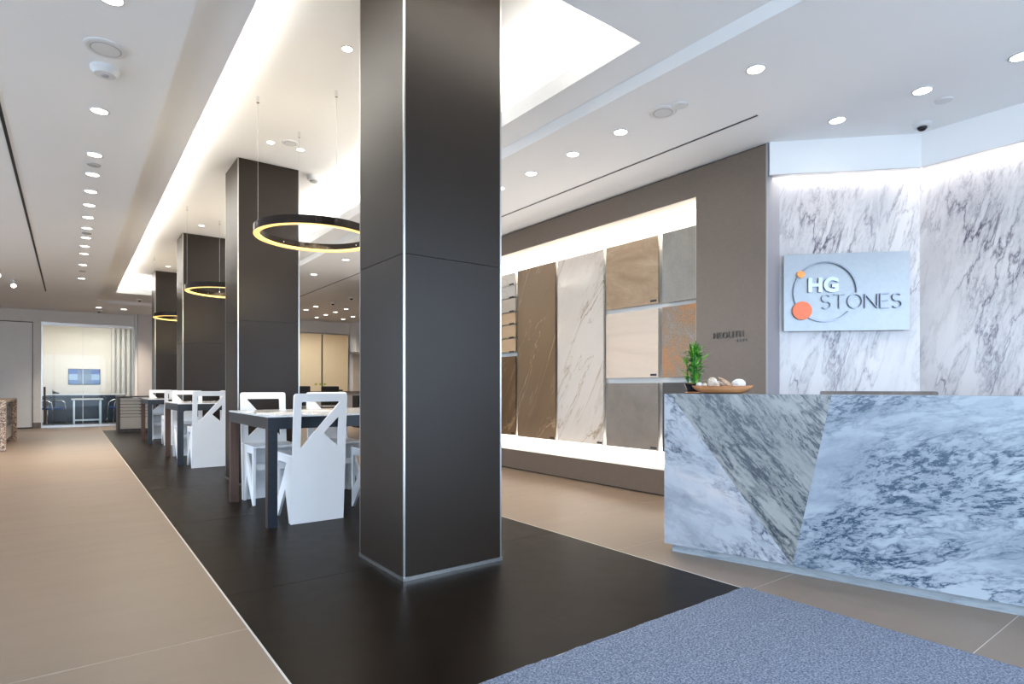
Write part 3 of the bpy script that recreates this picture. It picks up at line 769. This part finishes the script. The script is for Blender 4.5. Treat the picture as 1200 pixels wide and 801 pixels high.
# back wall of the sitting area, right
YR = 17.0
wrb = sroot('wall_back_right')
r_ = MB()
r_.box(3.6, 4.4, YR, YR+.1, 0, ZO); r_.box(4.4, 6.70, YR, YR+.1, 2.60, ZO); r_.box(6.70, X1, YR-.5, YR+.1, 2.05, ZO); r_.box(6.70, X1, YR, YR+.1, 0, 2.05)
r_.build('wall_face', 'wallwhite', wrb)
MB().box(3.5, 3.6, YR, YB+.1, 0, ZO).build('side_face', 'wallwhite', wrb)
MB().box(6.8, 7.6, YR-.02, YR, 0, 2.05).build('pale_panel', 'beige_lam', wrb)
w2 = sroot('window_2', (0, YR, 0))
for a, b in ((4.42, 5.86), (5.90, 6.66)): MB().box(a, b, .04, .05, .03, 2.56).build('pane', 'glass', w2)
MB().box(4.4, 6.7, .02, .08, 2.56, 2.60).build('head_rail', 'alu', w2)
MB().box(5.86, 5.90, .03, .07, .03, 2.56).build('joint_strip', 'alu', w2)
MB().box(6.66, 6.70, .02, .08, .0, 2.56).build('side_rail', 'alu', w2)
for k, x in enumerate((5.70, 5.83, 5.96)):
    MB().prism([(x-.045, 1.10), (x, 1.06), (x+.045, 1.10), (x, 1.14)], .030, .0395, 'y').build('lime_sticker', 'sticker', w2)
wbg = sroot('wall_beige_room')
b_ = MB(); b_.box(3.6, 8.0, 19.4, 19.5, 0, 3.0); b_.box(8.0, 8.1, YR+.1, 19.5, 0, 3.0); b_.box(3.6, 8.1, 18.6, 19.5, 2.93, 3.0)
b_.build('room_walls', 'beigewall', wbg)
MB().box(3.6, 8.1, YB, 19.5, -.05, -.002).build('room_floor', 'beige_slab', wbg)
area('beige_room_ceiling_lamp', (5.6, 18.0, 2.86), (0, 0, 0), 2.4, .8, 26, WARM)
def office_chair(label, x, y, rz):
    o = thing('office_chair', label, 'chair', (x, y, 0), rz, 'black chairs before the beige glass room')
    MB().box(-.23, .23, -.23, .23, .44, .50).build('seat', 'black', o, bevel=.02)
    MB().prism([(.20, .55), (.24, .55), (.32, 1.04), (.28, 1.04)], -.22, .22, 'x').build('backrest', 'black', o, bevel=.015)
    MB().tube([(0, 0, .06), (0, 0, .44)], .03, 10).build('post', 'chrome', o)
    for k in range(5):
        a = k*2*PI/5; MB().tube([(0, 0, .07), (.28*math.cos(a), .28*math.sin(a), .03)], [.02, .014], 8).build('foot', 'black', o)
    MB().tube([(-.20, .22, .62), (-.20, .25, .50), (-.20, .1, .46)], .015, 8).build('back_arm', 'black', o)
    MB().tube([(.20, .22, .62), (.20, .25, .50), (.20, .1, .46)], .015, 8).build('back_arm', 'black', o)
office_chair('black office chair at the far glass door, left one', 4.72, 15.2, 2.8)
office_chair('black office chair at the far glass door, right one', 5.40, 15.2, 3.0)
fc = thing('far_counter', 'low grey counter standing before the far glass door', 'counter', (6.1, 16.5, 0))
MB().box(-.9, .75, -.25, .3, 0, .86).build('body', 'greyplastic', fc); MB().box(-.92, .77, -.28, .32, .86, .90).build('top', 'greywood', fc)
dr = thing('desk_tray', 'flat dark tray on the far grey counter', 'tray', (6.1, 16.5, .90))
MB().box(-.16, .16, -.1, .1, 0, .012).build('base', 'black', dr)
for p_ in ((-.16, .16, -.1, -.088), (-.16, .16, .088, .1)): MB().box(*p_, .012, .045).build('rim', 'black', dr)
rk = thing('sample_rack', 'small dark rack of samples left of the nearest column', 'rack', (6.05, 14.2, 0))
MB().box(-.30, -.28, -.2, .2, 0, .80).build('side', 'black', rk); MB().box(.28, .30, -.2, .2, 0, .80).build('side', 'black', rk)
MB().box(-.28, .28, .18, .2, 0, .80).build('back', 'black', rk)
for k in range(5):
    MB().box(-.28, .28, -.2, .18, .06+.16*k, .08+.16*k).build('shelf', 'black', rk)
    MB().box(-.2, .12, -.14, .1, .081+.16*k, .11+.16*k).build('sample_tray', ['greyplastic', 'beige_lam'][k % 2], rk)

# outer shell behind and beside the camera
wf = sroot('wall_front')
f_ = MB(); f_.box(X0-.1, X1, Y0-.12, Y0, 2.74, ZO+.5); f_.box(5.2, X1, Y0-.12, Y0, 0, 2.74)
f_.build('wall_face', 'wallwhite', wf)
for x in (-4.5, -2.6, -.7, 1.3, 3.3, 5.15): MB().box(x, x+.06, Y0-.11, Y0-.03, 0, 2.74).build('mullion', 'alu', wf)
wl = sroot('wall_left')
l_ = MB(); l_.box(X0-.12, X0, 12.0, YB+.1, 0, ZO); l_.box(X0-.12, X0, Y0, 12.0, 2.74, ZO+.5)
l_.build('wall_face', 'wallwhite', wl)
for y in (-1.78, .5, 2.8, 5.1, 7.4, 9.7, 11.94): MB().box(X0-.1, X0-.02, y, y+.06, 0, 2.74).build('mullion', 'alu', wl)  # unseen side glazing, added so daylight brightens the ceiling
ws = struct(MB().box(X1, X1+.1, Y0, YB, 0, ZO).build('wall_far_right', 'wallwhite'))

# ------------------------------------------------------------------ ring pendants
def pendant(label, cx, cy):
    o = thing('ring_pendant', label, 'pendant lamp', (cx, cy, 2.28), group='ring pendants over the tables')
    Ro, Ri, h = .50, .452, .07
    k = MB().lathe([(Ro, 0.004), (Ro, h), (Ri, h), (Ri, 0.018)], 96, cap=False).build('ring_body', 'blackchrome', o)
    smooth_by_angle(k, 30)
    l = MB().lathe([(Ro, 0.004), (Ro-.002, 0), (Ri+.004, 0), (Ri, .018)], 96, cap=False).build('light_band', 'ring_led', o)
    smooth_by_angle(l, 30)
    for k_ in range(4):
        a = k_*PI/2; x, y = .476*math.cos(a), .476*math.sin(a)
        MB().tube([(x, y, h), (x, y, ZR-2.28-.05)], .0014, 6).build('suspension_wire', 'wire', o)
        MB().lathe([(.012, -.05), (.012, 0), (.002, 0)], 12, (x, y, ZR-2.28)).build('ceiling_hook', 'chrome', o)
        MB().lathe([(.006, h), (.006, h+.02), (.001, h+.022)], 10, (x, y, 0)).build('wire_grip', 'chrome', o)
        xi, yi = (Ri-.003)*math.cos(a+.35), (Ri-.003)*math.sin(a+.35)
        MB().lathe([(.005, .035), (.005, .047), (.001, .048)], 8, (xi, yi, 0)).build('fixing_screw', 'chrome', o)
    a_ = bpy.data.lights.new('ring_glow', 'POINT'); a_.energy = 6; a_.color = (1, .82, .5); a_.shadow_soft_size = .3
    q_ = bpy.data.objects.new('ring_glow', a_); COL.objects.link(q_); q_.parent = o; q_.location = (0, 0, -.10)
pendant('black ring pendant lamp nearest the camera, over the nearest table', 1.70, 5.07)
pendant('black ring pendant lamp between the second and third columns', 1.70, 8.70)
pendant('black ring pendant lamp farthest away, before the last column', 1.70, 12.43)

# ------------------------------------------------------------------ tables and chairs
TZ = .800
def table(label, x0, y0, wd=1.30, dp=1.27):
    o = thing('work_table', label, 'table', (x0+wd/2, y0+dp/2, 0), group='work tables between the columns')
    a, b = wd/2, dp/2; L = .066; st_ = .014; ap = .085
    MB().box(-a, a, -b, b, TZ-.012, TZ).build('table_top', 'whitetop', o)
    MB().box(-a, a, -b, -b+st_, TZ-.012-ap, TZ-.0125).build('apron', 'darkstone', o)
    MB().box(-a, a, b-st_, b, TZ-.012-ap, TZ-.0125).build('apron', 'darkstone', o)
    MB().box(-a, -a+st_, -b+st_, b-st_, TZ-.012-ap, TZ-.0125).build('apron', 'darkstone', o)
    MB().box(a-st_, a, -b+st_, b-st_, TZ-.012-ap, TZ-.0125).build('apron', 'darkstone', o)
    zt = TZ-.0125-ap
    for sx in (-1, 1):
        xa, xb = sorted((sx*a, sx*(a-L)))
        for sy in (-1, 1):
            ya, yb = sorted((sy*(b-st_), sy*(b-L)))
            lg = MB().box(xa, xb, ya, yb, 0, zt).build('leg', 'walnut', o)
            ya, yb = sorted((sy*b, sy*(b-st_+.0005)))
            MB().box(xa, xb, ya, yb, 0, zt).build('stone_facing', 'darkstone', lg)
    return o
table('dark-framed table with walnut legs nearest the camera', 1.12, 4.365)
table('dark-framed table with walnut legs between the second and third columns', 1.10, 8.56)
table('dark-framed table with walnut legs farthest from the camera', 1.10, 12.15)
def sheet(label, x, y, rz, w_, d_, z):
    o = thing('brochure', label, 'brochure', (x, y, z), rz, 'printed sheets on the nearest table')
    MB().box(-w_/2, w_/2, -d_/2, d_/2, 0, .004).build('cover', clouded('print_%d' % int(x*1000), [(.35, (.75, .75, .75)), (.5, (.55, .53, .5)), (.62, (.8, .8, .8))], sc=14, rough=.3), o)
    MB().box(-w_/2+.004, w_/2-.004, -d_/2+.004, d_/2-.004, .004, .006).build('page', 'plastic', o)
sheet('printed sheet on the near left corner of the nearest table', 1.30, 4.62, .1, .28, .36, TZ)
sheet('printed sheet on the middle of the nearest table', 1.68, 4.95, -.2, .30, .40, TZ)

CW, CH, CT = .395, .957, .020
def chair_proto():
    o = thing('white_chair', '', 'chair', group='white cut-out chairs at the tables')
    h = CW/2
    fx = lambda f: -h + f*CW
    outer = rounded([(-h, 0), (h, 0), (h, CH), (-h, CH)], [0, 0, .025, .025])
    hole1 = rounded([(fx(.14), CH-.060), (fx(.865), CH-.060), (fx(.14), .555)], .012)
    hole2 = rounded([(fx(.845), .785), (fx(.845), .560), (fx(.56), .665)], .010)
    b = plate(outer, [hole1, hole2], CT)
    # the board leans back a little
    for v in b.verts: v.co.y -= v.co.z*.085
    me = bm_mesh(b, 'backrest', 'white'); place('backrest', me, o, bevel=.0025)
    MB().box(-h+.002, h-.002, -.035, .385, .485, .505).build('seat', 'white', o, bevel=.004)
    sp = [(-.035, .485), (.38, .485), (.372, .0), (.352, .0), (.150, .235), (.045, .0), (.005, .0)]
    so = rounded([(-.033, .485), (.38, .485), (.374, .004), (.354, 0), (.150, .24), (.050, 0), (.012, 0)], [0, .004, .006, .006, .012, .006, .006])
    hl = rounded([(.342, .440), (.345, .15), (.115, .440)], .012)
    for sx in (-1, 1):
        bb = plate(so, [hl], .020, 'x')
        ms = bm_mesh(bb, 'leg_frame', 'white'); place('leg_frame', ms, o, (sx*(h-.014), 0, 0), bevel=.002)
    MB().box(-h+.024, h-.024, .145, .165, .27, .325).build('stretcher', 'white', o, bevel=.002)
    return o
proto = chair_proto()
def chair(label, xl, y, face=1, first=False):
    o = proto if first else copy_tree(proto)
    o['label'] = label
    o.location = (xl+CW/2, y, 0); o.rotation_euler = (0, 0, 0 if face > 0 else PI)
chair('white cut-out chair with its back to the camera at the nearest table', 1.286, 4.400, 1, True)
chair('white chair mostly hidden by the nearest column, near side of the nearest table', 1.89, 4.390, 1)
chair('white cut-out chair facing the camera, far side of the nearest table, left', 1.228, 5.640, -1)
chair('white chair facing the camera behind the back-turned chair of the nearest table', 1.815, 5.620, -1)
chair('white cut-out chair with its back to the camera at the second table', 1.205, 8.215, 1)
chair('white chair on the far side of the second table, left', 1.20, 9.83, -1)
chair('white chair on the near side of the second table, hidden mostly by the column', 1.86, 8.35, 1)
chair('white chair on the far side of the second table, right', 1.84, 9.84, -1)
chair('white chair with its back to the camera at the farthest table', 1.30, 11.75, 1)
chair('white chair on the far side of the farthest table', 1.24, 13.4, -1)

# ------------------------------------------------------------------ left and far furniture
isl = thing('stone_island', 'brown terrazzo island with dark mosaic side at the left edge', 'counter', (-1.35, 13.3, 0))
MB().box(-.55, .55, -1.21, -1.10, 0, .80).build('end_panel', 'terrazzo', isl)
MB().box(-.55, .55, 1.10, 1.21, 0, .80).build('end_panel', 'terrazzo', isl)
MB().box(-.55, .55, -1.10, 1.10, .765, .80).build('top', 'terrazzo', isl)
MB().box(-.5, .47, -1.10, 1.10, .10, .765).build('body', 'steel', isl)
MB().box(.47, .49, -1.09, 1.09, .34, .76).build('mosaic_panel', 'mosaic', isl)
MB().box(.47, .485, -1.09, 1.09, .12, .335).build('steel_panel', 'alu', isl)
MB().box(-.45, .42, -1.10, 1.10, 0, .10).build('plinth', 'black', isl)
cb = thing('drawer_cabinet', 'beige cabinet of shallow drawers with wood end panel before the glass room', 'cabinet', (1.35, 16.05, 0))
MB().box(-.46, .75, -.22, .28, .05, .76).build('body', 'black', cb)
MB().box(-.50, -.46, -.26, .28, 0, .78).build('end_panel', 'greywood', cb)
MB().box(-.52, .77, -.28, .30, .78, .812).build('top', 'greywood', cb)
MB().box(-.46, .75, -.20, .28, 0, .05).build('plinth', 'greywood', cb)
for c in range(2):
    xa = -.45 + .60*c
    for k in range(6):
        z1 = .765-.072*k
        d_ = MB().box(xa, xa+.585, -.24, -.22, z1-.062, z1).build('drawer', 'beige_lam', cb, bevel=.002)
        MB().box(xa+.36, xa+.45, -.255, -.24, z1-.012, z1-.002).build('handle', 'black', d_)
    d_ = MB().box(xa, xa+.585, -.24, -.22, .07, .765-.072*6).build('lower_door', 'beige_lam', cb, bevel=.002)

# ------------------------------------------------------------------ reception desk
K0 = Vector((2.947, 2.285)); dv = Vector((.240, -.971)).normalized(); nv = Vector((-.971, -.240)).normalized()
DA = math.atan2(dv.y, dv.x)
F0 = K0 + .03*nv
dk = thing('reception_desk', 'reception desk clad in blue-white marble with a shade-tinted middle panel at right', 'reception desk', (F0.x, F0.y, 0), DA)
DZ, DB, SL, SR = .963, .050, -.038, 2.55
def face(pts, mat, nm='marble_panel'):
    return MB().prism(pts, 0, .02, 'y').build(nm, mat, dk)
Apt, Bpt, Cpt = (SL+.035, DZ), (.878, DZ), (.690, DB)
gq = .0002
face([(SL, DB), (Cpt[0]-gq*2, DB), (Apt[0]-gq*2, DZ), (SL, DZ)], 'desk_left')
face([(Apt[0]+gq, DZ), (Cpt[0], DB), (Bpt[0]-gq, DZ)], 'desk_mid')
face([(Cpt[0]+gq*2, DB), (SR, DB), (SR, DZ), (Bpt[0]+gq*2, DZ)], 'desk_right')
MB().box(SL, SL+.02, .0205, .72, DB, DZ).build('end_panel', 'desk_left', dk)
MB().box(SR-.02, SR, .0205, .72, DB, DZ).build('end_panel', 'desk_right', dk)
MB().box(SL+.021, SR-.021, .021, .28, DZ-.02, DZ-.0005).build('counter_top', 'desk_right', dk)
MB().box(SL+.021, SR-.021, .28, .72, .72, .75).build('work_top', 'white', dk)
MB().box(SL+.021, SR-.021, .24, .28, DB, DZ-.02).build('inner_board', 'white', dk)
MB().box(.0, SR-.04, .031, .68, 0, DB-.001).build('plinth', 'desk_kick', dk)
def on_desk(s, d, z=DZ): 
    p = F0 + dv*s - nv*d
    return (p.x, p.y, z)
# screen behind the counter, only its rounded top edge shows
mn = thing('computer_monitor', 'thin rounded dark grey top edge of a monitor showing above the desk', 'monitor', on_desk(1.01, .50, .75), DA)
b = plate(rounded([(-.285, .012), (.285, .012), (.285, .230), (-.285, .230)], .012), [], .03)
place('casing', bm_mesh(b, 'casing', 'greywood'), mn)
MB().box(-.10, .10, -.06, .10, 0, .012).build('foot', 'black', mn)

# potted bamboo
pl = thing('potted_bamboo', 'small bright green bamboo plant in a black pot on the desk', 'plant', on_desk(.062, .205), DA)
MB().lathe([(.045, 0), (.052, .006), (.045, .012)], 20).build('saucer', 'bowlwood', pl)
o = MB().lathe([(.030, .012), (.040, .02), (.052, .055), (.056, .062), (.050, .062), (.046, .056)], 28).build('pot', 'pot', pl, smooth=True); smooth_by_angle(o, 50)
MB().lathe([(.049, .055), (.049, .062), (.03, .066), (.002, .067)], 20).build('gravel', 'soil', pl)
leafA, leafB = MB(), MB()
def leaf(mb, p, az, el, L, wd):
    p = Vector(p); d = Vector((math.cos(az)*math.cos(el), math.sin(az)*math.cos(el), math.sin(el)))
    side = d.cross(Vector((0, 0, 1))); side.normalize(); up_ = side.cross(d)
    vs = []; n = 5
    for i in range(n+1):
        t = i/n; c = p + d*L*t - Vector((0, 0, 1))*L*.22*t*t
        ww = wd*math.sin(PI*(.10+.90*t))**.8 if t < 1 else .0004
        vs += [c - side*ww/2 + up_*ww*.12, c, c + side*ww/2 + up_*ww*.12]
    fs = []
    for i in range(n):
        for k in range(2): fs.append((i*3+k, i*3+k+1, i*3+k+4, i*3+k+3))
    mb.add(vs, fs)
rnd = random.Random(3)
for k in range(14):
    a = rnd.uniform(0, 2*PI); r = rnd.uniform(.008, .040); hgt = rnd.uniform(.12, .22)
    b0 = Vector((r*math.cos(a), r*math.sin(a), .06)); tp = Vector((r*1.25*math.cos(a), r*1.25*math.sin(a), .06+hgt))
    MB().tube([b0, (b0+tp)/2 + Vector((rnd.uniform(-.004, .004), 0, 0)), tp], .0038, 6).build('cane', 'green' if k % 2 else 'greenlight', pl)
    for j in range(8):
        t = .10 + .90*j/7
        p_ = b0.lerp(tp, t); az = rnd.uniform(0, 2*PI)
        leaf(leafA if rnd.random() < .62 else leafB, p_, az, rnd.uniform(.15, 1.0), rnd.uniform(.07, .12)*(.80+.25*t), rnd.uniform(.014, .022))
    for j in range(4):
        leaf(leafA if j % 2 else leafB, tp, rnd.uniform(0, 2*PI), rnd.uniform(.5, 1.3), rnd.uniform(.06, .10), .012)
leafA.build('dark_foliage', 'green', pl, fix=False); leafB.build('light_foliage', 'greenlight', pl, fix=False)

# wooden boat bowl with shells
bo = on_desk(.285, .082)
bw = thing('wooden_bowl', 'long boat-shaped orange-brown wooden bowl on the desk', 'bowl', bo, DA)
vs = []; fs = []; n, m = 32, 7
for i in range(n+1):
    x = -.18 + .36*i/n; f = max(0.0, 1-abs(x/.18)**2.1)
    hw = .058*f**.8 + .0006; zb = .045 - .044*min(1, f*1.5)**.75; zt_ = .046 + .004*(abs(x)/.18)**2
    for k in range(m):
        a = PI*(k/(m-1)); c_ = -math.cos(a); s_ = math.sin(a)
        vs.append((x, hw*c_, zt_ - (zt_-zb)*s_**.7))
    for k in range(m):
        a = PI*(1-k/(m-1)); c_ = -math.cos(a); s_ = math.sin(a)
        vs.append((x, hw*.86*c_, zt_ - (zt_-zb)*.72*s_**.7))
for i in range(n):
    for k in range(2*m):
        l = (k+1) % (2*m); fs.append((i*2*m+k, i*2*m+l, (i+1)*2*m+l, (i+1)*2*m+k))
fs += [tuple(range(2*m))[::-1], tuple(n*2*m+k for k in range(2*m))]
MB().add(vs, fs).build('shell_wood', 'bowlwood', bw, smooth=True)
def inbowl(x, y, z):
    p = Matrix.Rotation(DA, 3, 'Z') @ Vector((x, y, 0)); return (bo[0]+p.x, bo[1]+p.y, bo[2]+z)
def ellipsoid(rx, ry, rz, n=14, m=10, wob=0.0, seed=1):
    r = random.Random(seed); mb = MB(); vs = []
    for i in range(m+1):
        t = PI*i/m
        for j in range(n):
            a = 2*PI*j/n; k = 1+wob*math.sin(3*a+seed)*math.sin(2*t+seed)
            vs.append((rx*math.sin(t)*math.cos(a)*k, ry*math.sin(t)*math.sin(a)*k, rz*math.cos(t)))
    fs = [(i*n+j, i*n+(j+1) % n, (i+1)*n+(j+1) % n, (i+1)*n+j) for i in range(m) for j in range(n)]
    return mb.add(vs, fs)
def snail(label, x, y, z, R):
    o = thing('spiral_shell', label, 'shell', inbowl(x, y, z), DA)
    pts = []; rr_ = []
    for i in range(70):
        t = i/69; a = -t*2*PI*2.6; r = R*.62*(1-t)**.9
        pts.append((r*math.cos(a), -.010*t*2, r*math.sin(a))); rr_.append(R*.42*(1-t)**.85+.0012)
    MB().tube(pts, rr_, 12).build('whorl', 'shell', o, smooth=True)
    MB().tube([(R*.62, 0, 0), (R*.60, 0, R*.10)], [R*.40, R*.44], 14).build('mouth', 'shellwhite', o)
snail('spiral snail shell standing in the wooden bowl', -.050, -.004, .070, .036)
def cone_shell(label, x, y, z, L, r, tilt, mat):
    o = thing('long_shell', label, 'shell', inbowl(x, y, z), DA)
    pts = []; rr_ = []
    for i in range(25):
        t = i/24; pts.append(((t-.5)*L*math.cos(tilt), 0, (t-.5)*L*math.sin(tilt))); rr_.append(r*(math.sin(PI*min(1, .12+t*.86)))**.6*(.35+.65*t)*(1+.10*math.sin(i*1.9)) + .001)
    MB().tube(pts, rr_, 12).build('body', mat, o, smooth=True)
cone_shell('long brown pointed shell leaning in the wooden bowl',   .022, -.006, .070, .095, .018, -.60, 'shellbrown')
cone_shell('small tan pointed shell lying behind the snail shell', -.005, .022, .060, .075, .015, -.35, 'shell')
def blob(nm, label, x, y, z, r, mat, seed):
    o = thing(nm, label, 'shell', inbowl(x, y, z), DA)
    ellipsoid(*r, wob=.06, seed=seed).build('body', mat, o, smooth=True)
    MB().tube([(-r[0]*.75, -r[1]*.72, r[2]*.0), (0, -r[1]*.98, -r[2]*.12), (r[0]*.75, -r[1]*.72, 0)], [.001, .0045, .001], 8).build('lip', 'shell', o, smooth=True)
blob('cowrie_shell', 'white rounded shell at the right end of the wooden bowl', .098, 0, .060, (.040, .028, .028), 'shellwhite', 2)
blob('cowrie_shell', 'small white shell at the left end of the wooden bowl', -.135, 0, .054, (.020, .014, .015), 'shellwhite', 5)
blob('cowrie_shell', 'small cream shell just left of the snail shell', -.098, -.012, .053, (.016, .012, .012), 'shell', 8)
blob('cowrie_shell', 'small brown shell just right of the snail shell', -.015, -.022, .050, (.014, .011, .011), 'shellbrown', 11)
